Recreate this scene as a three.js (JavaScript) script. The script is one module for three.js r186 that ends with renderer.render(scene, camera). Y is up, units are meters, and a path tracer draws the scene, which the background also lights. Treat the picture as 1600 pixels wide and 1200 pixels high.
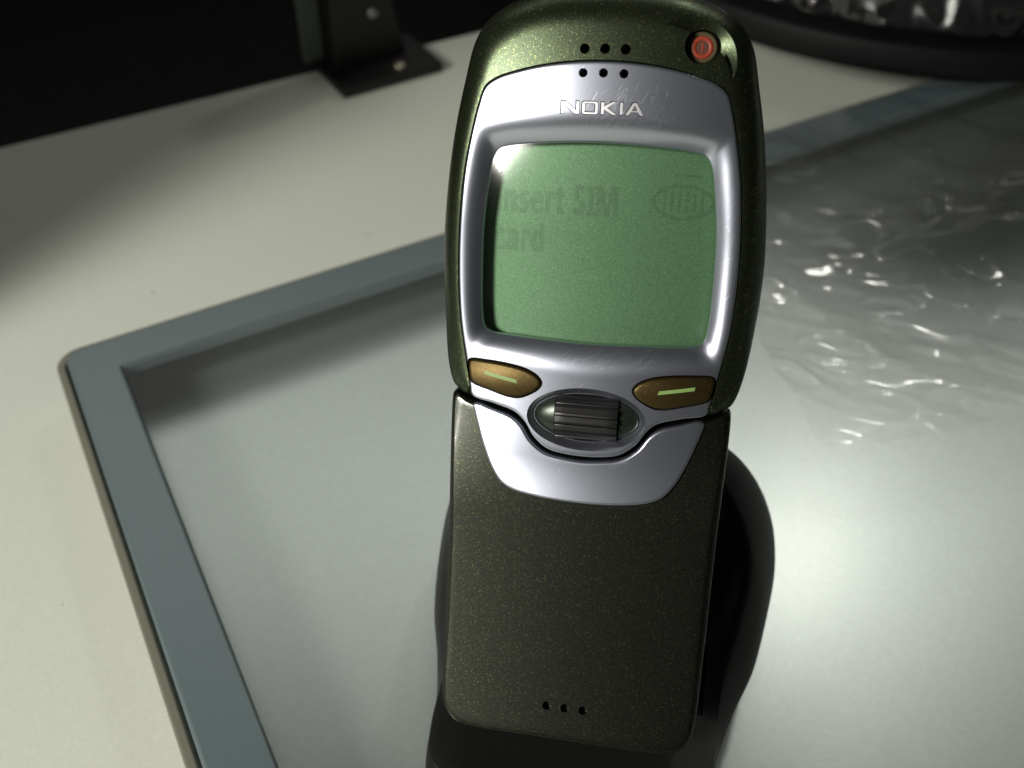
import * as THREE from 'three';
import { mergeGeometries, mergeVertices, toCreasedNormals } from 'three/addons/utils/BufferGeometryUtils.js';
import { TessellateModifier } from 'three/addons/modifiers/TessellateModifier.js';
import { RectAreaLightUniformsLib } from 'three/addons/lights/RectAreaLightUniformsLib.js';
import { RoundedBoxGeometry } from 'three/addons/geometries/RoundedBoxGeometry.js';
import { ImprovedNoise } from 'three/addons/math/ImprovedNoise.js';
import { Brush, Evaluator, SUBTRACTION } from 'three-bvh-csg';

// ---------------------------------------------------------------- camera, light, exposure
const scene = new THREE.Scene();
const camera = new THREE.PerspectiveCamera(41.44, 4 / 3, 0.01, 20);
camera.position.set(0, 0.205, 0);
camera.rotation.set(THREE.MathUtils.degToRad(-44.4), 0, 0);
camera.focus = 0.168;
camera.userData.fStop = 18;
const renderer = new THREE.WebGLRenderer({ antialias: true });
renderer.toneMapping = THREE.LinearToneMapping;
renderer.toneMappingExposure = 1;
renderer.shadowMap.enabled = true;
scene.background = new THREE.Color().setRGB(0.012, 0.013, 0.012);
RectAreaLightUniformsLib.init();
function windowLight(name, color, intensity, w, h, from, to, along) {   // along: direction of the long side
  const l = new THREE.RectAreaLight(color, intensity, w, h);
  const P = new THREE.Vector3(...from), Z = P.clone().sub(new THREE.Vector3(...to)).normalize(), X = new THREE.Vector3(...along);
  X.addScaledVector(Z, -X.dot(Z)).normalize();
  l.name = name; l.castShadow = true; l.position.copy(P);
  l.quaternion.setFromRotationMatrix(new THREE.Matrix4().makeBasis(X, new THREE.Vector3().crossVectors(Z, X), Z));
  scene.add(l);
}
windowLight('front_window', 0xfffaf2, 88, 0.2, 0.15, [-0.58, 0.51, 0.33], [0, 0.06, -0.14], [0.42, 0.4, -0.03]);
windowLight('back_window', 0xfafcf5, 0.7, 2.2, 0.62, [0.05, 1.25, -1.19], [0.05, 0.02, -0.16], [1, 0, 0]);
windowLight('roof_window', 0xfffcf4, 36, 0.1, 0.09, [0.46, 1.19, -0.98], [0.05, 0.02, -0.16], [1, 0, 0]);

// ---------------------------------------------------------------- helpers
let seed = 7;
const rnd = () => { seed = (seed * 1664525 + 1013904223) % 4294967296; return seed / 4294967296; };
const perlin = new ImprovedNoise();
const clamp = THREE.MathUtils.clamp, smooth = THREE.MathUtils.smoothstep, lerp = THREE.MathUtils.lerp;
const used = {};
const numbered = (n) => { used[n] = (used[n] ?? -1) + 1; return used[n] ? `${n}_${String(used[n]).padStart(3, '0')}` : n; };
function part(name, geometry, material, parent, label) {
  const m = new THREE.Mesh(geometry, material);
  m.name = parent === scene ? numbered(name) : name; m.castShadow = m.receiveShadow = true;
  if (label) m.userData.label = label;
  parent.add(m); return m;
}
function thing(name, label, category, [x, y, z] = [0, 0, 0], turn = 0) {
  const g = new THREE.Group(); g.name = numbered(name); g.position.set(x, y, z); g.rotation.y = turn;
  g.userData = { label, category }; scene.add(g); return g;
}
function structure(name, geometry, material, label, category) {
  const m = part(name, geometry, material, scene, label); m.userData.kind = 'structure'; m.userData.category = category; return m;
}
function dataTexture(w, h, fn, srgb = false) {
  const d = new Uint8Array(w * h * 4);
  for (let y = 0; y < h; y++) for (let x = 0; x < w; x++) {
    const c = fn(x, y), i = (y * w + x) * 4;
    d[i] = clamp(c[0], 0, 1) * 255; d[i + 1] = clamp(c[1], 0, 1) * 255; d[i + 2] = clamp(c[2], 0, 1) * 255; d[i + 3] = 255;
  }
  const t = new THREE.DataTexture(d, w, h); t.magFilter = THREE.LinearFilter; t.minFilter = THREE.LinearMipmapLinearFilter; t.generateMipmaps = true;
  t.wrapS = t.wrapT = THREE.RepeatWrapping; if (srgb) t.colorSpace = THREE.SRGBColorSpace; t.needsUpdate = true; return t;
}
const lin2s = (c) => (c <= 0.0031308 ? 12.92 * c : 1.055 * c ** (1 / 2.4) - 0.055);
const s3 = (r, g, b) => [lin2s(r), lin2s(g), lin2s(b)];

// ---------------------------------------------------------------- materials
// metallic flake paint: 32 mm tile, 0.0625 mm texels, specks of gold and green on dark olive
function flakes(base, specks, count, size) {
  const W = 512, buf = new Float32Array(W * W * 3);
  for (let i = 0; i < W * W; i++) { const k = 0.8 + rnd() * 0.4; buf.set(base.map((c) => c * k), i * 3); }
  for (let n = 0; n < count; n++) {
    const c = specks[Math.floor(rnd() * specks.length)], k = 0.25 + rnd() * rnd() * 1.1, r = size * (0.6 + rnd() * 0.8), x = rnd() * W, y = rnd() * W;
    for (let j = -2; j <= 2; j++) for (let i = -2; i <= 2; i++) {
      if (i * i + j * j > r * r) continue;
      const q = ((Math.floor(y + j + W) % W) * W + (Math.floor(x + i + W) % W)) * 3;
      for (let m = 0; m < 3; m++) buf[q + m] = c[m] * k;
    }
  }
  return dataTexture(W, W, (x, y) => s3(...buf.subarray((y * W + x) * 3, (y * W + x) * 3 + 3)), true);
}
const phoneUV = { sx: 64, ox: 32, sy: 132, oy: 56 };
const oliveMap = flakes([0.046, 0.062, 0.036], [[0.26, 0.27, 0.11], [0.17, 0.25, 0.1], [0.28, 0.22, 0.1], [0.12, 0.17, 0.08]], 22000, 0.85);
oliveMap.repeat.set(2, 4.125);
const oliveBump = dataTexture(256, 256, () => { const v = rnd(); return [v, v, v]; }); oliveBump.repeat.set(4, 8.25);
const M = {};
M.olive = new THREE.MeshPhysicalMaterial({ map: oliveMap, metalness: 0.88, roughness: 0.34, bumpMap: oliveBump, bumpScale: 0.000012, clearcoat: 0.1, clearcoatRoughness: 0.25 });
const shadedSlideMap = flakes([0.02, 0.0235, 0.018], [[0.14, 0.13, 0.06], [0.08, 0.11, 0.05], [0.14, 0.11, 0.06], [0.05, 0.07, 0.04]], 26000, 0.8);  // olive paint made darker: the slide's shade is put into its colour
shadedSlideMap.repeat.set(2, 4.125);
M.slide = M.olive.clone(); M.slide.map = shadedSlideMap; M.slide.roughness = 0.38; M.slide.clearcoat = 0.5; M.slide.clearcoatRoughness = 0.12;
const goldMap = flakes([0.075, 0.052, 0.017], [[0.19, 0.14, 0.05], [0.14, 0.1, 0.035]], 9000, 1.0); goldMap.repeat.set(2, 4.125);
M.gold = new THREE.MeshPhysicalMaterial({ map: goldMap, metalness: 0.82, roughness: 0.42, bumpMap: oliveBump, bumpScale: 0.00001 });
// silver lacquer with fine grain, scratches and nicks where the photograph shows them
function silverMaps() {
  const W = 1024, H = 2048, col = new Float32Array(W * H).fill(1), hgt = new Float32Array(W * H).fill(0.5);
  for (let i = 0; i < W * H; i++) { col[i] = 0.97 + rnd() * 0.06; hgt[i] = 0.5 + (rnd() - 0.5) * 0.12; }
  const line = (u, v, len, ang, depth, tint) => {
    const n = Math.ceil(len / 0.04), bend = (rnd() - 0.5) * 0.5;
    for (let k = 0; k < n; k++) {
      const a = ang + bend * (k / n), x = Math.round(((u + Math.cos(a) * len * (k / n) + 32) / 64) * W), y = Math.round(((v + Math.sin(a) * len * (k / n) + 56) / 132) * H);
      if (x < 0 || y < 0 || x >= W || y >= H) continue;
      const f = Math.sin((Math.PI * k) / n);
      hgt[y * W + x] = 0.5 - depth * f; col[y * W + x] = lerp(col[y * W + x], tint, f);
    }
  };
  for (let k = 0; k < 90; k++) line(2 + (rnd() - 0.35) * 13, 53.3 + (rnd() - 0.5) * 6, 0.5 + rnd() * 1.6, 1.0 + (rnd() - 0.5) * 0.7, 0.4, rnd() < 0.7 ? 1.5 : 0.5);
  for (let k = 0; k < 45; k++) line((rnd() - 0.35) * 16, 13.4 + (rnd() - 0.5) * 2.6, 0.6 + rnd() * 1.8, 0.55 + (rnd() - 0.5) * 0.5, 0.4, 1.5);
  for (let k = 0; k < 26; k++) line(21 + (rnd() - 0.5) * 2, 20 + rnd() * 24, 0.4 + rnd() * 1.4, 1.1 + (rnd() - 0.5) * 0.6, 0.4, 1.45);
  for (let k = 0; k < 30; k++) line((rnd() - 0.5) * 40, -10 + rnd() * 14, 0.3 + rnd() * 0.9, rnd() * 3, 0.35, rnd() < 0.6 ? 1.4 : 0.6);
  for (let k = 0; k < 40; k++) line((rnd() - 0.5) * 44, rnd() * 60, 0.2 + rnd() * 0.5, rnd() * 3, 0.35, rnd() < 0.5 ? 1.4 : 0.5);
  line(-1.6, 9.4, 0.8, -0.3, 0.5, 1.6); line(-0.9, 9.2, 0.7, 1.2, 0.5, 1.6); line(9.8, 55.4, 1.6, 1.4, 0.5, 1.6); line(11, 52.3, 0.5, 1.4, 0.5, 1.6);
  const map = dataTexture(W, H, (x, y) => { const v = 0.52 * col[y * W + x]; return s3(v * 0.94, v, v * 1.16); }, true);
  const bump = dataTexture(W, H, (x, y) => { const v = hgt[y * W + x]; return [v, v, v]; });
  return { map, bump };
}
const sm = silverMaps();
M.silver = new THREE.MeshPhysicalMaterial({ map: sm.map, metalness: 0.95, roughness: 0.3, bumpMap: sm.bump, bumpScale: 0.00002 });
M.letter = new THREE.MeshPhysicalMaterial({ color: new THREE.Color().setRGB(0.85, 0.85, 0.86), metalness: 0.9, roughness: 0.38 });
M.black = new THREE.MeshPhysicalMaterial({ color: new THREE.Color().setRGB(0.012, 0.012, 0.013), roughness: 0.5 });
M.rubber = new THREE.MeshPhysicalMaterial({ color: new THREE.Color().setRGB(0.013, 0.013, 0.0135), roughness: 0.36, bumpMap: oliveBump, bumpScale: 0.00002 });
M.cheek = new THREE.MeshPhysicalMaterial({ map: flakes([0.03, 0.04, 0.03], [[0.12, 0.16, 0.09], [0.08, 0.1, 0.07]], 7000, 1.1), metalness: 0.5, roughness: 0.3 });
M.cheek.map.repeat.set(2, 4.125);
M.lens = new THREE.MeshPhysicalMaterial({ color: 0xffffff, transmission: 1, thickness: 0, roughness: 0.1, ior: 1.5 });
M.mark = new THREE.MeshPhysicalMaterial({ color: new THREE.Color().setRGB(0.22, 0.36, 0.1), roughness: 0.5 });
M.orange = new THREE.MeshPhysicalMaterial({ color: new THREE.Color().setRGB(0.3, 0.04, 0.016), roughness: 0.5 });
M.core = new THREE.MeshPhysicalMaterial({ color: new THREE.Color().setRGB(0.1, 0.045, 0.03), roughness: 0.5 });
M.bronze = new THREE.MeshPhysicalMaterial({ color: new THREE.Color().setRGB(0.12, 0.1, 0.05), metalness: 0.4, roughness: 0.4 });
const plasticBump = dataTexture(256, 256, () => { const v = rnd(); return [v, v, v]; });
M.stand = new THREE.MeshPhysicalMaterial({ color: new THREE.Color().setRGB(0.007, 0.007, 0.0068), roughness: 0.48, bumpMap: plasticBump, bumpScale: 0.00003 });

// ---------------------------------------------------------------- desk, tray panel, floor (metres)
const YAW = THREE.MathUtils.degToRad(28.5);                 // desk edge and panel share this turn
const GLASS = 0.02;                                         // height of the glass above the desk
function fineNoise(W, scale, amount, base, coarse = 0) {
  return dataTexture(W, W, (x, y) => {
    const a = (x / W) * 2 * Math.PI, b = (y / W) * 2 * Math.PI;
    const c = perlin.noise(Math.cos(a) * scale + 3, Math.sin(a) * scale + Math.cos(b) * scale, Math.sin(b) * scale);
    const k = 1 + (rnd() - 0.5) * amount + c * coarse;
    return [base[0] * k, base[1] * k, base[2] * k];
  }, true);
}
{
  const t = fineNoise(1024, 6, 0.05, s3(0.65, 0.69, 0.6), 0);
  t.repeat.set(3, 3);
  for (let k = 0; k < 26; k++) {   // specks of dirt
    const x = Math.floor(rnd() * 1022), y = Math.floor(rnd() * 1022), d = rnd() < 0.4 ? 2 : 1;
    for (let a = 0; a < d; a++) for (let b = 0; b < d; b++) { const i = ((y + a) * 1024 + x + b) * 4; for (let c = 0; c < 3; c++) t.image.data[i + c] *= 0.45; }
  }
  const desk = new THREE.MeshPhysicalMaterial({ map: t, roughness: 0.45 });
  const g = new RoundedBoxGeometry(1.9, 0.03, 0.95, 3, 0.003);
  const uv = g.attributes.uv, p = g.attributes.position; for (let i = 0; i < uv.count; i++) uv.setXY(i, p.getX(i) / 1, p.getZ(i) / 1);
  const m = structure('desk_top', g, desk, 'cream white laminate desk top under everything', 'desk');
  // far edge passes through (-0.086, -0.398)
  const ex = [Math.cos(YAW), -Math.sin(YAW)], ez = [Math.sin(YAW), Math.cos(YAW)];
  const s = 0.35, d = 0.475;
  m.position.set(-0.086 + ex[0] * s + ez[0] * d, -0.015, -0.398 + ex[1] * s + ez[1] * d);
  m.rotation.y = YAW;
  const fl = new THREE.MeshPhysicalMaterial({ map: fineNoise(512, 5, 0.5, s3(0.012, 0.013, 0.013), 0.3), roughness: 0.9 });
  fl.map.repeat.set(12, 12);
  const f = structure('floor', new THREE.BoxGeometry(8, 0.05, 8), fl, 'dark floor far below the desk', 'floor'); f.position.set(0, -0.76, -1.5);
}

// ---- glass panel: corner at C, long side along e1, short side along e2
{
  const W = 0.46, D = 0.34;
  const g = thing('glass_panel', 'large rectangular glass topped panel with blue grey border lying on the desk', 'glass panel',
    [0, 0, 0], YAW);
  const c = [-0.1248, -0.2022], e1 = [Math.cos(YAW), -Math.sin(YAW)], e2 = [Math.sin(YAW), Math.cos(YAW)];
  g.position.set(c[0] + e1[0] * W / 2 + e2[0] * D / 2, 0, c[1] + e1[1] * W / 2 + e2[1] * D / 2);
  const rr = (w, d, r, path = new THREE.Shape()) => {
    const x = w / 2, y = d / 2;
    path.moveTo(-x + r, -y); path.lineTo(x - r, -y); path.absarc(x - r, -y + r, r, -Math.PI / 2, 0);
    path.lineTo(x, y - r); path.absarc(x - r, y - r, r, 0, Math.PI / 2);
    path.lineTo(-x + r, y); path.absarc(-x + r, y - r, r, Math.PI / 2, Math.PI);
    path.lineTo(-x, -y + r); path.absarc(-x + r, -y + r, r, Math.PI, 1.5 * Math.PI);
    return path;
  };
  const flat = (geo, y) => { geo.rotateX(-Math.PI / 2); geo.translate(0, y, 0); return geo; };
  const B = 0.0158, G = 0.0024;                             // border width, how far the tray rim stands out
  // tray: rim wall
  const rim = rr(W, D, 0.007); rim.holes.push(rr(W - 2 * G + 0.0002, D - 2 * G + 0.0002, 0.005, new THREE.Path()));
  const rimMat = new THREE.MeshPhysicalMaterial({ color: new THREE.Color().setRGB(0.2, 0.2, 0.15), roughness: 0.4, metalness: 0.2 });
  part('tray_rim', flat(new THREE.ExtrudeGeometry(rim, { depth: GLASS - 0.0033, bevelEnabled: true, bevelSize: 0.0006, bevelOffset: -0.0006, bevelThickness: 0.0006, bevelSegments: 3, curveSegments: 10 }), 0.0006), rimMat, g);
  // satin panel at the bottom of the tray
  const sat = fineNoise(512, 5, 0.08, s3(0.74, 0.81, 0.77), 0.02); sat.repeat.set(8, 8);
  const satB = dataTexture(256, 256, () => { const v = rnd(); return [v, v, v]; }); satB.repeat.set(20, 20);
  const satin = new THREE.MeshPhysicalMaterial({ map: sat, roughness: 0.36, metalness: 0.93 });
  const base = new THREE.BoxGeometry(W - 2 * G - 0.0004, 0.004, D - 2 * G - 0.0004); base.translate(0, 0.0035, 0);
  part('tray_floor', base, satin, g);
  // printed border under the glass
  const bw = W - 2 * G - 0.0012, bd = D - 2 * G - 0.0012;
  const border = rr(bw, bd, 0.0045); border.holes.push(rr(W - 2 * B, D - 2 * B, 0.0002, new THREE.Path()));
  const bm = new THREE.MeshPhysicalMaterial({ map: fineNoise(256, 4, 0.05, s3(0.115, 0.155, 0.162)), roughness: 0.3, clearcoat: 1, clearcoatRoughness: 0.3 });
  bm.map.repeat.set(30, 30);
  part('printed_border', flat(new THREE.ExtrudeGeometry(border, { depth: 0.0022, bevelEnabled: true, bevelSize: 0.0011, bevelOffset: -0.0011, bevelThickness: 0.0011, bevelSegments: 5, curveSegments: 10 }), GLASS - 0.0033), bm, g);
  // clear pane
  const pane = flat(new THREE.ShapeGeometry(rr(W - 2 * B, D - 2 * B, 0.0002)), GLASS - 0.0003);
  part('glass_pane', pane, new THREE.MeshPhysicalMaterial({ color: 0xffffff, transmission: 1, thickness: 0, roughness: 0.24, ior: 1.5 }), g);
}

// ---------------------------------------------------------------- phone (modelled in mm: u across, v along, w out of the face)
const MM = 0.001;
const bananaBend = (u, v) => {   // concave along the slide, straightening and then rounding off towards the top of the head
  const q = v - 35, along = v < 35 ? -5.5 * (1 - ((v - 7) / 54) ** 2) : -4.021 + 0.1056 * q - 0.00235 * q * q;
  return along - lerp(0.0016, 0.0048, smooth(v, -14, 12)) * u * u;
};
// closed outline from the points of its right half, listed from the top down
function outline(half, n = 1400, tension = 'centripetal') {
  const pts = half.map(([u, v]) => new THREE.Vector3(u, v, 0));
  const all = [...pts, ...half.filter(([u]) => u > 0.001).reverse().map(([u, v]) => new THREE.Vector3(-u, v, 0))];
  return new THREE.CatmullRomCurve3(all, true, tension, 0.5).getPoints(n).slice(0, -1);
}
// radius of a star-shaped outline seen from (0, cv) as a function of angle
function radial(points, cv) {
  const a = points.map((p) => [Math.atan2(p.y - cv, p.x), Math.hypot(p.x, p.y - cv)]).sort((p, q) => p[0] - q[0]);
  return (t) => {
    while (t <= -Math.PI) t += 2 * Math.PI; while (t > Math.PI) t -= 2 * Math.PI;
    let lo = 0, hi = a.length - 1;
    if (t <= a[0][0] || t >= a[hi][0]) { const p = a[hi], q = a[0], span = q[0] + 2 * Math.PI - p[0], x = (t >= p[0] ? t - p[0] : t + 2 * Math.PI - p[0]) / span; return lerp(p[1], q[1], x); }
    while (hi - lo > 1) { const m = (lo + hi) >> 1; if (a[m][0] <= t) lo = m; else hi = m; }
    return lerp(a[lo][1], a[hi][1], (t - a[lo][0]) / Math.max(1e-9, a[hi][0] - a[lo][0]));
  };
}
// rings of [u, v, w] joined into a surface; torus: the last ring joins the first, else both ends are capped by a point
function loft(rings, torus, crease = 0.6) {
  const n = rings[0].length, pos = [], idx = [];
  for (const r of rings) for (const p of r) pos.push(...p);
  const k = rings.length, last = torus ? k : k - 1;
  for (let i = 0; i < last; i++) for (let j = 0; j < n; j++) {
    const a = i * n + j, b = i * n + ((j + 1) % n), c = ((i + 1) % k) * n + j, d = ((i + 1) % k) * n + ((j + 1) % n);
    idx.push(a, c, b, b, c, d);
  }
  if (!torus) for (const [ring, flip] of [[0, false], [k - 1, true]]) {
    const ctr = pos.length / 3, m = [0, 0, 0];
    for (const p of rings[ring]) for (let q = 0; q < 3; q++) m[q] += p[q] / n;
    pos.push(...m);
    for (let j = 0; j < n; j++) { const a = ring * n + j, b = ring * n + ((j + 1) % n); flip ? idx.push(a, ctr, b) : idx.push(a, b, ctr); }
  }
  const g = new THREE.BufferGeometry();
  g.setAttribute('position', new THREE.Float32BufferAttribute(pos, 3)); g.setIndex(idx);
  return toCreasedNormals(g, crease);
}
function flipIfInside(g) {   // signed volume must be positive
  const p = g.attributes.position; let v = 0; const a = new THREE.Vector3(), b = new THREE.Vector3(), c = new THREE.Vector3();
  for (let i = 0; i < p.count; i += 3) { a.fromBufferAttribute(p, i); b.fromBufferAttribute(p, i + 1); c.fromBufferAttribute(p, i + 2); v += a.dot(b.cross(c)); }
  if (v < 0) for (const at of [p, g.attributes.normal]) for (let i = 0; i < at.count; i += 3) {
    const s = [at.getX(i + 1), at.getY(i + 1), at.getZ(i + 1)]; at.setXYZ(i + 1, at.getX(i + 2), at.getY(i + 2), at.getZ(i + 2)); at.setXYZ(i + 2, ...s);
  }
  if (v < 0) { const nn = g.attributes.normal; for (let i = 0; i < nn.count; i++) nn.setXYZ(i, -nn.getX(i), -nn.getY(i), -nn.getZ(i)); }
  return g;
}
const evaluator = new Evaluator(); evaluator.attributes = ['position', 'normal'];
evaluator.useGroups = false;
function prep(g) { const q = g.index ? g.toNonIndexed() : g.clone(); for (const k of Object.keys(q.attributes)) if (k !== 'position' && k !== 'normal') q.deleteAttribute(k); q.clearGroups(); return q; }
function cut(g, cutters) {
  let a = new Brush(prep(g)); a.updateMatrixWorld();
  for (const c of cutters) { const b = new Brush(prep(c)); b.updateMatrixWorld(); a = evaluator.evaluate(a, b, SUBTRACTION); a.updateMatrixWorld(); }
  return a.geometry;
}
// bend by the height function(s), scale to metres, set the base of the phone at v = -53, give uv
function settle(g, extra) {
  const q = g.index ? g.toNonIndexed() : g, p = q.attributes.position, n = q.attributes.normal, uv = new Float32Array(p.count * 2);
  const h = extra ? (u, v) => bananaBend(u, v) + extra(u, v) : bananaBend, e = 0.05;
  for (let i = 0; i < p.count; i++) {
    const u = p.getX(i), v = p.getY(i), w = p.getZ(i), du = (h(u + e, v) - h(u - e, v)) / (2 * e), dv = (h(u, v + e) - h(u, v - e)) / (2 * e);
    const nx = n.getX(i) - du * n.getZ(i), ny = n.getY(i) - dv * n.getZ(i), nz = n.getZ(i), l = Math.hypot(nx, ny, nz) || 1;
    n.setXYZ(i, nx / l, ny / l, nz / l);
    p.setXYZ(i, u * MM, (v + 53) * MM, (w + h(u, v)) * MM);
    uv[i * 2] = (u + 0.6 * w + 32) / 64; uv[i * 2 + 1] = (v + 0.6 * w + 56) / 132;
  }
  q.setAttribute('uv', new THREE.BufferAttribute(uv, 2));
  return q;
}
function offsetShape(pts, d) {   // pts counter-clockwise [[u, v], ...]
  const n = pts.length, out = [];
  for (let i = 0; i < n; i++) {
    const a = pts[(i + n - 1) % n], b = pts[i], c = pts[(i + 1) % n];
    let nx = c[1] - a[1], ny = -(c[0] - a[0]); const l = Math.hypot(nx, ny) || 1;
    out.push([b[0] + (nx / l) * d, b[1] + (ny / l) * d]);
  }
  return out;
}
const area = (p) => p.reduce((s, a, i) => { const b = p[(i + 1) % p.length]; return s + a[0] * b[1] - b[0] * a[1]; }, 0);
const ccw = (p) => (area(p) < 0 ? [...p].reverse() : p);
const shapeOf = (pts) => new THREE.Shape(pts.map(([u, v]) => new THREE.Vector2(u, v)));
function smoothClosed(pts, n = 160) { return ccw(new THREE.CatmullRomCurve3(pts.map(([u, v]) => new THREE.Vector3(u, v, 0)), true, 'centripetal').getPoints(n).slice(0, -1).map((p) => [p.x, p.y])); }
function prism(pts, w0, w1, bevel = 0, tess = 0) {
  let g = new THREE.ExtrudeGeometry(shapeOf(pts), { depth: w1 - w0 - (bevel ? bevel : 0), bevelEnabled: bevel > 0, bevelSize: bevel, bevelOffset: -bevel, bevelThickness: bevel, bevelSegments: 4, steps: 1 });
  g.translate(0, 0, w0);
  if (tess) { g = new TessellateModifier(tess, 7).modify(g.index ? g.toNonIndexed() : g); }
  if (bevel) { g.deleteAttribute('uv'); g.deleteAttribute('normal'); g = toCreasedNormals(g, 0.7); }
  return g;
}
const drum = (u, v, r, w0, w1, seg = 32) => { const g = new THREE.CylinderGeometry(r, r, w1 - w0, seg); g.rotateX(Math.PI / 2); g.translate(u, v, (w0 + w1) / 2); return g; };

// outlines, right half, top to bottom, mm
const headHalf = [[0, 72.6], [6, 72.4], [12, 71.6], [17.3, 69.6], [20.3, 67.4], [22.3, 64.2], [23.8, 58], [25.2, 51], [26.4, 42], [27.2, 31], [27.1, 25], [26.6, 19], [25.6, 12.3], [24.5, 8.4], [23.7, 6.9], [22.4, 6.0], [20.4, 5.3], [16, 4.4], [11.8, 3.2], [8.6, -0.4], [6, -2.2], [0, -2.9]];
const bezelHalf = [[0, 60.7], [5, 60.5], [9.7, 59.9], [13.3, 59.1], [17.0, 57.95], [18.9, 56.6], [19.9, 54], [21.6, 46.5], [22.4, 41], [23, 30], [22.5, 19.5], [21.2, 12], [20.3, 7.4], [19.8, 5.6], [16, 4.7], [11.9, 3.5], [10.2, 2], [8.6, -0.3], [6, -2.2], [3, -2.8], [0, -2.95]];
const lensHalf = [[0, 48.6], [7.5, 48.35], [14.6, 47.7], [16.6, 47.1], [17.5, 45.7], [18.4, 41], [19.1, 34.5], [19.25, 26.5], [18.95, 19.6], [18.4, 17.4], [16.9, 16.6], [14.5, 16.4], [8, 16.1], [0, 15.9]];
const slideHalf = [[0, -3.4], [3, -3.2], [6.3, -2.6], [8.75, -0.9], [10.6, 1.6], [12.4, 2.95], [16, 4.0], [20, 4.75], [22.2, 5.45], [23.2, 6.0], [23.8, 5.6], [23.95, 4.4], [23.9, 0], [23.7, -5], [23.3, -15], [23, -28], [22.7, -38], [22.2, -48], [21.5, -50.4], [20, -52], [17.5, -52.8], [6, -53], [0, -53]];
const CV = 32.5, NA = 480, ang = Array.from({ length: NA }, (_, i) => (i / NA) * 2 * Math.PI);
const rHead = radial(outline(headHalf), CV), rBezel = radial(outline(bezelHalf), CV), rLens = radial(outline(lensHalf), CV);
const ringAt = (cv, r, w) => ang.map((t) => { const q = r(t); return [Math.cos(t) * q, cv + Math.sin(t) * q, typeof w === 'function' ? w(t, q) : w]; });

const phone = thing('mobile_phone', 'olive green slider mobile phone with silver faceplate standing in the desk cradle', 'mobile phone');
const PO = new THREE.Vector3(0.010924, 0.205 - 0.122877, -0.110609), PX = new THREE.Vector3(0.97952, 0.07062, 0.18856).normalize(), PZ0 = new THREE.Vector3(-0.19646, 0.54027, 0.81824);
const PY = new THREE.Vector3().crossVectors(PZ0, PX).normalize(), PZ = new THREE.Vector3().crossVectors(PX, PY).normalize();
phone.quaternion.setFromRotationMatrix(new THREE.Matrix4().makeBasis(PX, PY, PZ));
phone.position.copy(PO).addScaledVector(PY, -0.053);

// --- head shell: seat for the faceplate, crown, rounded sides, back
{
  const rs = (t) => Math.max(rHead(t), rBezel(t) + 0.3);
  const top = (t) => -1.3 * (1 - smooth(rs(t) - rBezel(t), 0.4, 2.2));
  const rings = [ringAt(CV, (t) => 2, -8), ringAt(CV, (t) => rBezel(t) + 0.06, -8), ringAt(CV, (t) => rBezel(t) + 0.06, (t) => top(t) - 0.2), ringAt(CV, (t) => rBezel(t) + 0.2, (t) => top(t))];
  for (let k = 1; k <= 26; k++) {
    const s = k / 26;
    rings.push(ringAt(CV, (t) => { const a = rBezel(t) + 0.2, L = rs(t) - a; return a + L * Math.sin(s * Math.PI / 2); }, (t) => {
      const a = rBezel(t) + 0.2, L = Math.max(0.02, rs(t) - a), d = L * (1 - Math.sin(s * Math.PI / 2)), rr = Math.min(L, 6.5), x = Math.max(0, rr - d);
      const low = lerp(0.3, 1, smooth(CV + Math.sin(t) * rs(t), 6.5, 22));
      return top(t) - low * (6.2 / Math.max(rr, 0.001)) * Math.min(1, rr / 3) * (rr - Math.sqrt(Math.max(0, rr * rr - x * x))) - 0.25 * (1 - d / L) ** 2;
    }));
  }
  for (const [d, w] of [[0.05, -9], [0.3, -12], [0.9, -15.5], [2.2, -18.5], [4, -20.2], [7, -21]]) rings.push(ringAt(CV, (t) => rs(t) - d, w));
  const g = flipIfInside(loft(rings, false, 0.5));
  const holes = [[-3.15, 62.45, 0.78], [0, 62.5, 0.78], [3.15, 62.45, 0.78]].map(([u, v, r]) => drum(u, v, r, -2.9, 2));
  const recess = new THREE.CylinderGeometry(6.6, 2.5, 1.7, 64); recess.rotateX(Math.PI / 2); recess.translate(14.95, 63.35, -0.95);
  holes.push(recess, drum(14.6, 63.3, 2.62, -4.4, 1, 48));
  part('head_shell', settle(cut(g, holes)), M.olive, phone);
}
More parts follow.
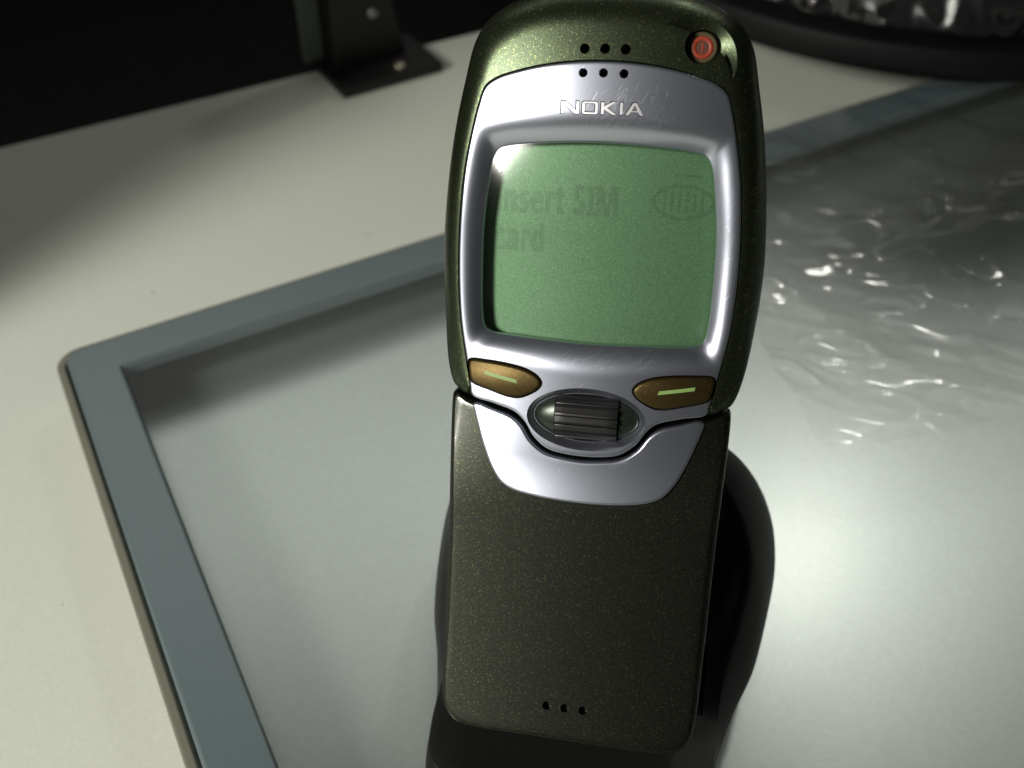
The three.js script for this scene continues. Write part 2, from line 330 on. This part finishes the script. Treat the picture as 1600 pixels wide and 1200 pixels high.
// --- silver faceplate with funnel to the lens, key pockets, wheel opening, lettering
const keyPts = smoothClosed([[7.7, 9.1], [8.4, 10.15], [10.4, 11.15], [13.6, 11.75], [17.5, 12.0], [20.2, 11.95], [20.65, 11.6], [20.55, 10], [20.2, 8.6], [19.8, 8.05], [16.5, 7.1], [13.2, 6.35], [11.4, 6.35], [9.9, 6.95], [8.2, 8.1]], 120);
const mirror = (p) => ccw(p.map(([u, v]) => [-u, v]));
const ellipse = (cu, cv, a, b, n = 96) => Array.from({ length: n }, (_, i) => [cu + a * Math.cos((i / n) * 2 * Math.PI), cv + b * Math.sin((i / n) * 2 * Math.PI)]);
const funnel = (t, e) => { const span = rBezel(t) - rLens(t), F = Math.min(5, span * 0.95); return -1.75 * Math.max(0, 1 - e / F) ** 2; };
const letters = [];
{
  const v0 = 52.62, v1 = 54.72, s = 0.62, S = (a) => shapeOf(a);
  letters.push(S([[-6.45, v0], [-5.8, v0], [-5.8, v1 - 0.75], [-4.25, v0], [-3.4, v0], [-3.4, v1], [-4.05, v1], [-4.05, v0 + 0.75], [-5.6, v1], [-6.45, v1]]));
  const O = S([[-2.85, v0], [-0.75, v0], [-0.45, v0 + 0.3], [-0.45, v1 - 0.3], [-0.75, v1], [-2.85, v1], [-3.15, v1 - 0.3], [-3.15, v0 + 0.3]]);
  O.holes.push(new THREE.Path([[-2.5, v0 + 0.5], [-2.5, v1 - 0.5], [-1.1, v1 - 0.5], [-1.1, v0 + 0.5]].map((p) => new THREE.Vector2(...p)))); letters.push(O);
  letters.push(S([[-0.2, v0], [0.48, v0], [0.48, v0 + 0.72], [1.6, v0], [2.6, v0], [1.05, v0 + 1.1], [2.5, v1], [1.5, v1], [0.48, v1 - 0.62], [0.48, v1], [-0.2, v1]]));
  letters.push(S([[2.72, v0], [3.4, v0], [3.4, v1], [2.72, v1]]));
  const A = S([[3.55, v0], [4.3, v0], [4.6, v0 + 0.45], [5.6, v0 + 0.45], [5.9, v0], [6.65, v0], [5.45, v1], [4.75, v1]]);
  A.holes.push(new THREE.Path([[4.86, v0 + 0.88], [5.1, v1 - 0.62], [5.34, v0 + 0.88]].map((p) => new THREE.Vector2(...p)))); letters.push(A);
}
let bezelMesh;
{
  const rings = [ringAt(CV, (t) => rBezel(t) - 0.1, -3), ringAt(CV, (t) => rBezel(t) - 0.1, 0.0), ringAt(CV, (t) => rBezel(t) - 0.14, 0.12), ringAt(CV, (t) => rBezel(t) - 0.24, 0.21), ringAt(CV, (t) => rBezel(t) - 0.4, 0.25)];
  for (let k = 1; k <= 40; k++) {
    const s = 1 - (1 - k / 40) ** 1.0;
    rings.push(ringAt(CV, (t) => lerp(rBezel(t) - 0.4, rLens(t), s), (t, r) => 0.25 + funnel(t, r - rLens(t))));
  }
  rings.push(ringAt(CV, (t) => rLens(t) - 0.12, -1.75), ringAt(CV, (t) => rLens(t) - 0.16, -1.95), ringAt(CV, (t) => rLens(t) - 0.1, -3));
  const g = flipIfInside(loft(rings, true, 0.55));
  const cutters = [];
  for (const p of [keyPts, mirror(keyPts)]) cutters.push(prism(ccw(offsetShape(p, 0.24)), -4, 3));
  const fr = (a, b, w0, w1, a2, b2) => { const c = new THREE.CylinderGeometry(1, 1, w1 - w0, 96, 1); c.rotateX(Math.PI / 2); const p = c.attributes.position; for (let i = 0; i < p.count; i++) { const k = p.getZ(i) > 0; p.setXYZ(i, p.getX(i) * (k ? a2 : a), p.getY(i) * (k ? b2 : b), p.getZ(i)); } c.computeVertexNormals(); c.translate(0.1, 3.55, (w0 + w1) / 2); return c; };
  cutters.push(fr(9.0, 4.15, -1.3, 1.2, 10.6, 6.0), fr(8.95, 4.1, -4, -1.2, 8.95, 4.1));
  for (const [u, v] of [[-3.15, 58.85], [0, 58.9], [3.15, 58.85]]) cutters.push(drum(u, v, 0.7, -4, 2));
  for (const sh of letters) { const e = new THREE.ExtrudeGeometry(sh, { depth: 2, bevelEnabled: false }); e.translate(0, 0, -0.8); cutters.push(e); }
  bezelMesh = part('faceplate', settle(cut(g, cutters)), M.silver, phone);
  for (const sh of letters) { const e = new THREE.ExtrudeGeometry(sh, { depth: 0.02, bevelEnabled: true, bevelSize: 0.06, bevelOffset: -0.15, bevelThickness: 0.1, bevelSegments: 2 }); e.translate(0, 0, -0.06); part('letter', settle(new TessellateModifier(0.6, 4).modify(e.index ? e.toNonIndexed() : e)), M.letter, bezelMesh); }
}
// --- display: domed clear lens over a green panel
{
  const rings = [];
  for (let k = 0; k <= 48; k++) { const s = 0.02 + (k / 48) * 0.98; rings.push(ringAt(CV, (t) => (rLens(t) + 0.02) * s, (t, r) => { const u = Math.cos(t) * r / 19.6, v = Math.sin(t) * r / 16.8; return -1.7 + 0.7 * (1 - u * u) * (1 - v * v); })); }
  const n = NA, pos = [], idx = [];
  for (const r of rings) for (const p of r) pos.push(...p);
  for (let i = 0; i < 48; i++) for (let j = 0; j < n; j++) { const a = i * n + j, b = i * n + ((j + 1) % n), c = a + n, d = b + n; idx.push(a, c, b, b, c, d); }
  const ctr = pos.length / 3; pos.push(0, CV, -1.0); for (let j = 0; j < n; j++) idx.push(ctr, j, (j + 1) % n);
  const g = new THREE.BufferGeometry(); g.setAttribute('position', new THREE.Float32BufferAttribute(pos, 3)); g.setIndex(idx); g.computeVertexNormals();
  part('display_lens', settle(g), M.lens, phone);
  // panel print: green with fine sparkle and the faint ghost of switched-off characters
  const W = 420, H = 370, w = 105, h = 93, cv2 = document.createElement('canvas'); cv2.width = w; cv2.height = h;   // 0.4 mm display dots
  const cx = cv2.getContext('2d'); cx.fillStyle = '#000'; cx.fillRect(0, 0, w, h); cx.fillStyle = '#fff'; cx.strokeStyle = '#fff';
  const print = (text, u0, u1, v0, size) => { cx.save(); cx.font = `bold ${size}px sans-serif`; const l = cx.measureText(text).width; cx.translate((u0 + 21) * 2.5, (51 - v0) * 2.5); cx.scale(((u1 - u0) * 2.5) / l, 1); cx.fillText(text, 0, 0); cx.restore(); };
  print('Insert SIM', -18, 3.2, 37.2, 16); print('card', -18, -8.8, 30.6, 16);
  cx.lineWidth = 1.2; cx.beginPath(); cx.ellipse(86, 28, 12, 6.5, 0, 0, Math.PI * 2); cx.stroke(); for (let k = 0; k < 6; k++) cx.fillRect(78 + k * 3, 24, 1.4, 8); cx.fillRect(82, 17, 11, 1.2);
  const ink = cx.getImageData(0, 0, w, h).data;
  const map = dataTexture(W, H, (x, y) => {
    const on = ink[(Math.min(h - 1, Math.floor((H - 1 - y) / 4)) * w + Math.floor(x / 4)) * 4] > 110;
    const k = (on ? 0.8 : 1) * (0.78 + rnd() * 0.44), r = rnd(), sp = r < 0.03 ? 1.8 : r > 0.96 ? 0.55 : 1;
    return s3(0.095 * k * sp, 0.205 * k * sp, 0.098 * k * sp);
  }, true);
  map.wrapS = map.wrapT = THREE.ClampToEdgeWrapping;
  const panel = new THREE.PlaneGeometry(42, 37, 20, 20); panel.translate(0, 32.5, -4.6);
  const q = settle(panel), p = q.attributes.position, uv = q.attributes.uv;
  for (let i = 0; i < p.count; i++) uv.setXY(i, (p.getX(i) / MM + 21) / 42, (p.getY(i) / MM - 53 - 14) / 37);
  part('display_panel', q, new THREE.MeshPhysicalMaterial({ map, metalness: 0.35, roughness: 0.5 }), phone);
}
// --- soft keys
{
  const pillow = (s) => (u, v) => -0.035 * (s * u - 14) ** 2 * 0.25 - 0.05 * (v - 9.1) ** 2;
  for (const s of [-1, 1]) {
    const pts = s > 0 ? keyPts : mirror(keyPts);
    const k = part('soft_key', settle(prism(pts, -2.6, 1.0, 0.45, 0.9), pillow(s)), M.gold, phone, s > 0 ? undefined : undefined);
    const bar = ccw([[11.7, 8.75], [17.6, 9.75], [17.7, 10.35], [11.95, 9.4]].map(([u, v]) => [s * u, v]));
    const g = prism(bar, 0.5, 1.03, 0, 0.8);
    part('key_mark', settle(g, pillow(s)), M.mark, k);
  }
}
// --- scroll wheel between two cheeks
{
  const rings = [];
  const el = (k, w) => ellipse(0.1, 3.55, 8.8 * k, 3.98 * k, 96).map(([u, v]) => [u, v, w]);
  rings.push(el(1, -3)); for (let i = 0; i <= 12; i++) { const a = (i / 12) * Math.PI / 2; rings.push(el(Math.cos(a) * 0.98 + 0.02, -1.2 + 1.7 * Math.sin(a))); }
  const dome = flipIfInside(loft(rings, false, 0.8));
  for (const s of [-1, 1]) {
    const box = new THREE.BoxGeometry(20, 20, 20); box.translate(s < 0 ? 10 - 5.25 : -10 + 5.65, 3.5, 0);
    part('wheel_cheek', settle(cut(dome, [box])), M.cheek, phone);
  }
  const teeth = 16, R0 = 4.05, sh = [];
  for (let i = 0; i < teeth; i++) for (const [f, r] of [[0, R0 - 0.42], [0.2, R0 - 0.42], [0.28, R0 - 0.05], [0.34, R0], [0.6, R0 - 0.03], [0.88, R0], [0.94, R0 - 0.05]]) { const a = ((i + f + 0.35) / teeth) * 2 * Math.PI; sh.push([Math.cos(a) * r, Math.sin(a) * r]); }
  const g = new THREE.ExtrudeGeometry(shapeOf(ccw(sh)), { depth: 10.2, bevelEnabled: true, bevelSize: 0.18, bevelOffset: -0.18, bevelThickness: 0.18, bevelSegments: 2, steps: 6 });
  g.translate(0, 0, -5.1); g.rotateY(Math.PI / 2); g.translate(0.2, 3.5, -2.75);
  g.deleteAttribute('uv'); g.deleteAttribute('normal');
  part('scroll_wheel', settle(toCreasedNormals(g, 0.5)), M.rubber, phone);
}
// --- power button in its recess
{
  const b = part('power_button', settle(new THREE.LatheGeometry([[0, -3], [2.4, -3], [2.4, -1.15], [2.3, -0.9], [2.1, -0.8], [1.8, -0.78], [1.72, -0.9], [0.001, -0.9]].map((p) => new THREE.Vector2(...p)), 48).rotateX(Math.PI / 2).translate(14.6, 63.3, -0.9)), M.bronze, phone);
  part('button_ring', settle(new THREE.LatheGeometry([[0.95, -0.95], [1.0, -0.76], [1.35, -0.7], [1.66, -0.76], [1.74, -0.95]].map((p) => new THREE.Vector2(...p)), 48).rotateX(Math.PI / 2).translate(14.6, 63.3, -0.9)), M.orange, b);
  part('button_core', settle(drum(14.6, 63.3, 0.93, -2.2, -1.66)), M.core, b);
  const bar = new THREE.BoxGeometry(0.3, 1.3, 0.1); bar.translate(14.6, 63.3, -1.63); part('button_mark', settle(bar), M.orange, b);
}
// --- slide cover
{
  const cv = -25, rS = radial(outline(slideHalf), cv), rings = [], T = -0.75;
  for (let k = 0; k <= 24; k++) rings.push(ringAt(cv, (t) => (rS(t) - 1.6) * (0.03 + 0.97 * (k / 24)), T));
  for (let k = 1; k <= 10; k++) { const a = (k / 10) * Math.PI / 2; rings.push(ringAt(cv, (t) => rS(t) - 1.6 + 1.5 * Math.sin(a), T - 1.3 * (1 - Math.cos(a)))); }
  rings.push(ringAt(cv, (t) => rS(t), T - 3.2), ringAt(cv, (t) => rS(t), T - 4.2), ringAt(cv, (t) => rS(t) - 0.5, T - 4.8), ringAt(cv, (t) => rS(t) - 1.4, T - 5));
  const g = flipIfInside(loft(rings, false, 0.5));
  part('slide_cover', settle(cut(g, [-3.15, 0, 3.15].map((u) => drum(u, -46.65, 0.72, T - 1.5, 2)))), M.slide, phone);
  // silver plate on the slide
  const half = [[0, -3.65], [3, -3.45], [6.4, -2.8], [8.95, -1.05], [10.8, 1.45], [12.5, 2.7], [16, 3.7], [19.0, 4.4], [19.7, 4.15], [19.5, 3.0], [18.9, 1.2], [17.5, -2.7], [15.7, -6.4], [13.8, -8.7], [11.5, -9.8], [7.5, -10.5], [3, -10.8], [0, -10.85]];
  const pts = ccw(outline(half, 260).map((p) => [p.x, p.y]));
  part('slide_plate', settle(prism(pts, -2, -0.25, 0.5, 1.1), (u, v) => -0.001 * u * u + 0.011 * Math.min(0, v + 3.5) ** 2 + 0.45), M.silver, phone);
}
// --- body behind the slide
{
  const cv = -20, half = [[0, 12], [12, 12], [20, 11], [22, 8], [22.6, 0], [22, -25], [21.4, -46], [20.3, -50.5], [17, -52], [0, -52.3]];
  const r = radial(outline(half), cv), rings = [];
  rings.push(ringAt(cv, (t) => r(t) - 2, -5.6), ringAt(cv, (t) => r(t), -6.2), ringAt(cv, (t) => r(t), -14), ringAt(cv, (t) => r(t) - 1.2, -17), ringAt(cv, (t) => r(t) - 4.5, -18.6));
  part('phone_back', settle(flipIfInside(loft(rings, false, 0.6))), M.black, phone);
}

// ---------------------------------------------------------------- cradle (mm, own frame: a across, h up, b to the back)
{
  const TURN = THREE.MathUtils.degToRad(-12);
  const g = thing('desk_cradle', 'black plastic desk charging cradle holding the phone upright on the glass panel', 'phone stand', [0.0095, GLASS, -0.0815], TURN);
  const foot = [[0, 86], [14, 85], [24.5, 81], [31.5, 74], [35.4, 65], [36.4, 55], [35, 42], [33, 31], [30, 22], [27.2, 11], [26.4, 3], [25, -4], [20, -8], [10, -9.5], [0, -10]];
  const ridge = [[0, 60], [9, 59.5], [17, 56.5], [22.5, 50], [27, 43], [28.6, 38], [27.9, 30], [26.3, 22], [25.8, 12], [25.4, 3], [24, -3], [19, -6.6], [10, -8], [0, -8.4]];
  const cv = 26, rF = radial(outline(foot), cv), rR = radial(outline(ridge), cv);
  const hOf = (b) => 10 + 26 * smooth(b, 13, 57);
  const mk = (r, h) => ang.map((t) => { const q = r(t); return [Math.cos(t) * q, h(t, q), cv + Math.sin(t) * q]; });
  const hR = (t) => hOf(cv + Math.sin(t) * rR(t));
  const rings = [mk((t) => rF(t) - 3, () => 0.02), mk((t) => rF(t) - 0.6, () => 0.05), mk((t) => rF(t), () => 0.8)];
  for (let k = 1; k <= 18; k++) {
    const s = k / 18;   // outer wall, bulging
    rings.push(mk((t) => lerp(rF(t), rR(t), s ** 1.7), (t) => 0.8 + (hR(t) - 0.8) * (1 - (1 - s) ** 1.15)));
  }
  for (const [d, e] of [[0.3, 0.2], [0.7, 0.22], [1.2, -0.05], [2, -1.2], [3.2, -3.2], [6, -7.5], [11, -11]]) rings.push(mk((t) => Math.max(1, rR(t) - d), (t) => hR(t) + e * clamp((hR(t) - 10) / 12, 0.06, 1)));
  rings.push(mk((t) => rR(t) * 0.3, (t) => 9));
  let geo = flipIfInside(loft(rings.map((r) => r.map(([a, h, b]) => [a, h, -b])), false, 0.7));
  // slot for the phone, in the cradle's own axes
  const slot = new THREE.BoxGeometry(47.7, 140, 27.6, 1, 1, 1); slot.translate(0, 70 - 0.35, -12.2);
  const toWorld = new THREE.Matrix4().makeBasis(PX, PY, PZ).setPosition(phone.position.clone().multiplyScalar(1000));
  g.updateMatrixWorld(); const inv = new THREE.Matrix4().makeRotationY(-TURN).multiply(new THREE.Matrix4().makeTranslation(-9.5, -GLASS * 1000, 81.5));
  slot.applyMatrix4(inv.multiply(toWorld));
  geo = cut(geo, [slot]);
  geo.scale(MM, MM, MM);
  const p = geo.attributes.position, uv = new Float32Array(p.count * 2); for (let i = 0; i < p.count; i++) { uv[i * 2] = (p.getX(i) + p.getY(i)) * 20; uv[i * 2 + 1] = (p.getZ(i) + p.getY(i) * 0.5) * 20; }
  geo.setAttribute('uv', new THREE.BufferAttribute(uv, 2));
  part('cradle_body', geo, M.stand, g);
}

// ---------------------------------------------------------------- black bracket at the far edge of the desk
{
  const g = thing('metal_bracket', 'small black metal bracket with a screwed foot plate on the far desk edge', 'bracket', [-0.0565, 0.0005, -0.3985], YAW + 0.05);
  const bm = new THREE.MeshPhysicalMaterial({ color: new THREE.Color().setRGB(0.005, 0.005, 0.005), roughness: 0.5 });
  const screwM = new THREE.MeshPhysicalMaterial({ color: new THREE.Color().setRGB(0.42, 0.38, 0.28), metalness: 0.6, roughness: 0.35 });
  const plate = new RoundedBoxGeometry(0.046, 0.004, 0.032, 3, 0.001); plate.translate(0, 0.002, 0); part('foot_plate', plate, bm, g);
  const col = new THREE.ExtrudeGeometry(shapeOf([[-0.017, 0], [0.013, 0], [0.009, 0.02], [0.007, 0.09], [-0.017, 0.09]]), { depth: 0.012, bevelEnabled: true, bevelSize: 0.0008, bevelThickness: 0.0008, bevelSegments: 2 });
  col.translate(0, 0.0045, -0.0135); part('upright', col, bm, g);
  const strap = new RoundedBoxGeometry(0.009, 0.075, 0.002, 2, 0.0006); strap.translate(-0.0225, 0.0375 + 0.004, -0.0135); part('strap', strap, new THREE.MeshPhysicalMaterial({ color: new THREE.Color().setRGB(0.09, 0.11, 0.09), roughness: 0.5 }), g);
  const screw = (x, y, z, r, rot) => { const s = new THREE.SphereGeometry(r, 20, 10, 0, Math.PI * 2, 0, Math.PI / 2); s.scale(1, 0.6, 1); if (rot) s.rotateX(rot); s.translate(x, y, z); return s; };
  part('screw', screw(0.006, 0.004, 0.0095, 0.0026), screwM, g);
  part('screw', screw(0.0005, 0.024, -0.0005, 0.0024, Math.PI / 2), new THREE.MeshPhysicalMaterial({ color: new THREE.Color().setRGB(0.25, 0.26, 0.26), metalness: 0.5, roughness: 0.4 }), g);
}

// ---------------------------------------------------------------- black drum wrapped in crinkled film, behind the panel; its rim overhangs the panel's edge
{
  const cx = 0.185, cz = -0.49, V2 = (p) => new THREE.Vector2(...p);
  const g = thing('round_container', 'large round black container with a thick rim standing behind the glass panel', 'container', [cx, 0, cz]);
  const dm = new THREE.MeshPhysicalMaterial({ color: new THREE.Color().setRGB(0.003, 0.003, 0.0035), roughness: 0.6, specularIntensity: 0.4 });
  part('container_foot', new THREE.LatheGeometry([[0, 0.0002], [0.096, 0.0002], [0.098, 0.002], [0.1, 0.023], [0, 0.023]].map(V2), 96), dm, g);
  part('container_rim', new THREE.LatheGeometry([[0, 0.0225], [0.144, 0.0225], [0.1467, 0.0235], [0.1475, 0.0265], [0.147, 0.033], [0.145, 0.0355], [0.135, 0.036], [0, 0.036]].map(V2), 120), dm, g);
  const prof = [[0.136, 0.036], [0.1375, 0.09], [0.135, 0.145], [0.122, 0.19], [0.1, 0.217], [0.06, 0.236], [0, 0.241]];
  part('container_body', new THREE.LatheGeometry(new THREE.SplineCurve(prof.map(V2)).getPoints(60), 120), dm, g);
  const film = thing('plastic_film', 'crinkled clear plastic film wrapped over the round black container', 'plastic film', [cx, 0, cz]);
  const curve = new THREE.SplineCurve([[0.1375, 0.0365], [0.139, 0.09], [0.1365, 0.146], [0.1235, 0.1914], [0.101, 0.2195], [0.06, 0.239], [0.0, 0.2442]].map(V2));
  const NU = 800, NV = 340, pos = [], idx = [];
  // crumpled film: folds where planes of random tilt meet (nearest-seed cells, each with its own slope), over larger waves
  const cells = [];
  for (let k = 0; k < 4200; k++) { const a = rnd() * Math.PI * 2, y = 0.03 + rnd() * 0.22; cells.push([Math.sin(a) * 0.14, y, Math.cos(a) * 0.14, (rnd() - 0.5) * 1.5, (rnd() - 0.5) * 1.5, rnd()]); }
  const grid = new Map(), cs = 0.02, key = (i, j, k) => `${i},${j},${k}`;
  cells.forEach((c) => { const q = key(Math.floor(c[0] / cs), Math.floor(c[1] / cs), Math.floor(c[2] / cs)); grid.has(q) ? grid.get(q).push(c) : grid.set(q, [c]); });
  const crumple = (x, y, z) => {
    const gi = Math.floor(x / cs), gj = Math.floor(y / cs), gk = Math.floor(z / cs); let h = 0, wsum = 0;
    for (let i = -1; i <= 1; i++) for (let j = -1; j <= 1; j++) for (let k = -1; k <= 1; k++) for (const c of grid.get(key(gi + i, gj + j, gk + k)) ?? []) {
      const dx = x - c[0], dy = y - c[1], dz = z - c[2], d2 = dx * dx + dy * dy * 0.7 + dz * dz, w = Math.exp(-d2 / 0.000018);
      h += w * (c[5] * 0.0045 + (c[3] * (dx * -c[2] + dz * c[0]) / 0.14 + c[4] * dy) * 0.7); wsum += w;
    }
    return wsum > 1e-9 ? h / wsum : 0;
  };
  for (let j = 0; j <= NV; j++) {
    const q = curve.getPoint(j / NV), tn = curve.getTangent(j / NV);
    for (let i = 0; i <= NU; i++) {
      const a = (i / NU) * Math.PI * 2, x = Math.sin(a), z = Math.cos(a);
      const wave = perlin.noise(x * 3.1, q.y * 20, z * 3.1) * 0.004;
      const d = 0.0022 + Math.max(0, 0.003 + wave + crumple(x * q.x, q.y, z * q.x)) * smooth(q.y, 0.0365, 0.041);
      pos.push(x * Math.max(0, q.x + tn.y * d), q.y - tn.x * d, z * Math.max(0, q.x + tn.y * d));
    }
  }
  for (let j = 0; j < NV; j++) for (let i = 0; i < NU; i++) { const a = j * (NU + 1) + i, b = a + 1, c = a + NU + 1, d = c + 1; idx.push(a, b, c, b, d, c); }
  const geo = new THREE.BufferGeometry(); geo.setAttribute('position', new THREE.Float32BufferAttribute(pos, 3)); geo.setIndex(idx); geo.computeVertexNormals();
  part('film_sheet', geo, new THREE.MeshPhysicalMaterial({ color: 0xffffff, transmission: 1, thickness: 0, roughness: 0.07, ior: 1.9 }), film);
}

// ---------------------------------------------------------------- loose crumpled film lying on the glass between the phone and the container
{
  const g = thing('plastic_sheet', 'loose crumpled clear plastic sheet lying on the glass panel', 'plastic sheet', [0.228, GLASS + 0.0006, -0.281], YAW - 0.25);
  const NX = 640, NZ = 320, LX = 0.34, LZ = 0.15, pos = [], idx = [];
  // sharp folds: ridged noise, drawn out along one direction, over slack waves; flatter patches between
  const fold = (x, z) => {
    const p = x * 0.82 + z * 0.57, q = -x * 0.57 + z * 0.82; let s = 0, f = 1, a = 1;
    for (let o = 0; o < 3; o++) { s += a * (1 - Math.min(1, 2.6 * Math.abs(perlin.noise(p * 15 * f + 5 * o, q * 31 * f, 1.7 * o)))); f *= 2.1; a *= 0.5; }
    return s;
  };
  for (let j = 0; j <= NZ; j++) for (let i = 0; i <= NX; i++) {
    const s = i / NX - 0.5, t = j / NZ - 0.5;
    const x = s * LX * (1 + 0.18 * perlin.noise(s * 5, t * 5, 2.3)), z = t * LZ * (1 + 0.25 * perlin.noise(s * 4 + 9, t * 4, 5.1));
    const ridge = Math.exp(-(((t - 0.02 + 0.2 * s + 0.15 * perlin.noise(s * 6, 1.7, 0)) / 0.2) ** 2)) * smooth(s, -0.45, -0.1);
    const calm = 0.1 + 0.35 * Math.max(0, perlin.noise(x * 30, z * 30, 8)) + 0.8 * ridge;
    pos.push(x, Math.max(0, 0.0135 * fold(x, z) * calm + 0.012 * ridge * (0.5 + perlin.noise(x * 25, z * 25, 4))), z);
  }
  for (let j = 0; j < NZ; j++) for (let i = 0; i < NX; i++) { const a = j * (NX + 1) + i, b = a + 1, c = a + NX + 1, d = c + 1; idx.push(a, c, b, b, c, d); }
  const geo = new THREE.BufferGeometry(); geo.setAttribute('position', new THREE.Float32BufferAttribute(pos, 3)); geo.setIndex(idx); geo.computeVertexNormals();
  part('sheet', geo, new THREE.MeshPhysicalMaterial({ color: 0xffffff, transmission: 1, thickness: 0, roughness: 0.1, ior: 1.5 }), g);
}

// ---------------------------------------------------------------- plain box added out of view to shade the far corner of the desk
{
  const g = thing('added_shade_box', 'plain dark box added out of view to shade the far desk corner', 'box', [-0.328, 0, -0.19], 0);
  const b = new RoundedBoxGeometry(0.19, 0.34, 0.09, 2, 0.002); b.translate(0, 0.1702, 0);
  part('shade_box', b, new THREE.MeshPhysicalMaterial({ color: new THREE.Color().setRGB(0.06, 0.05, 0.04), roughness: 0.8 }), g);
}

renderer.render(scene, camera);
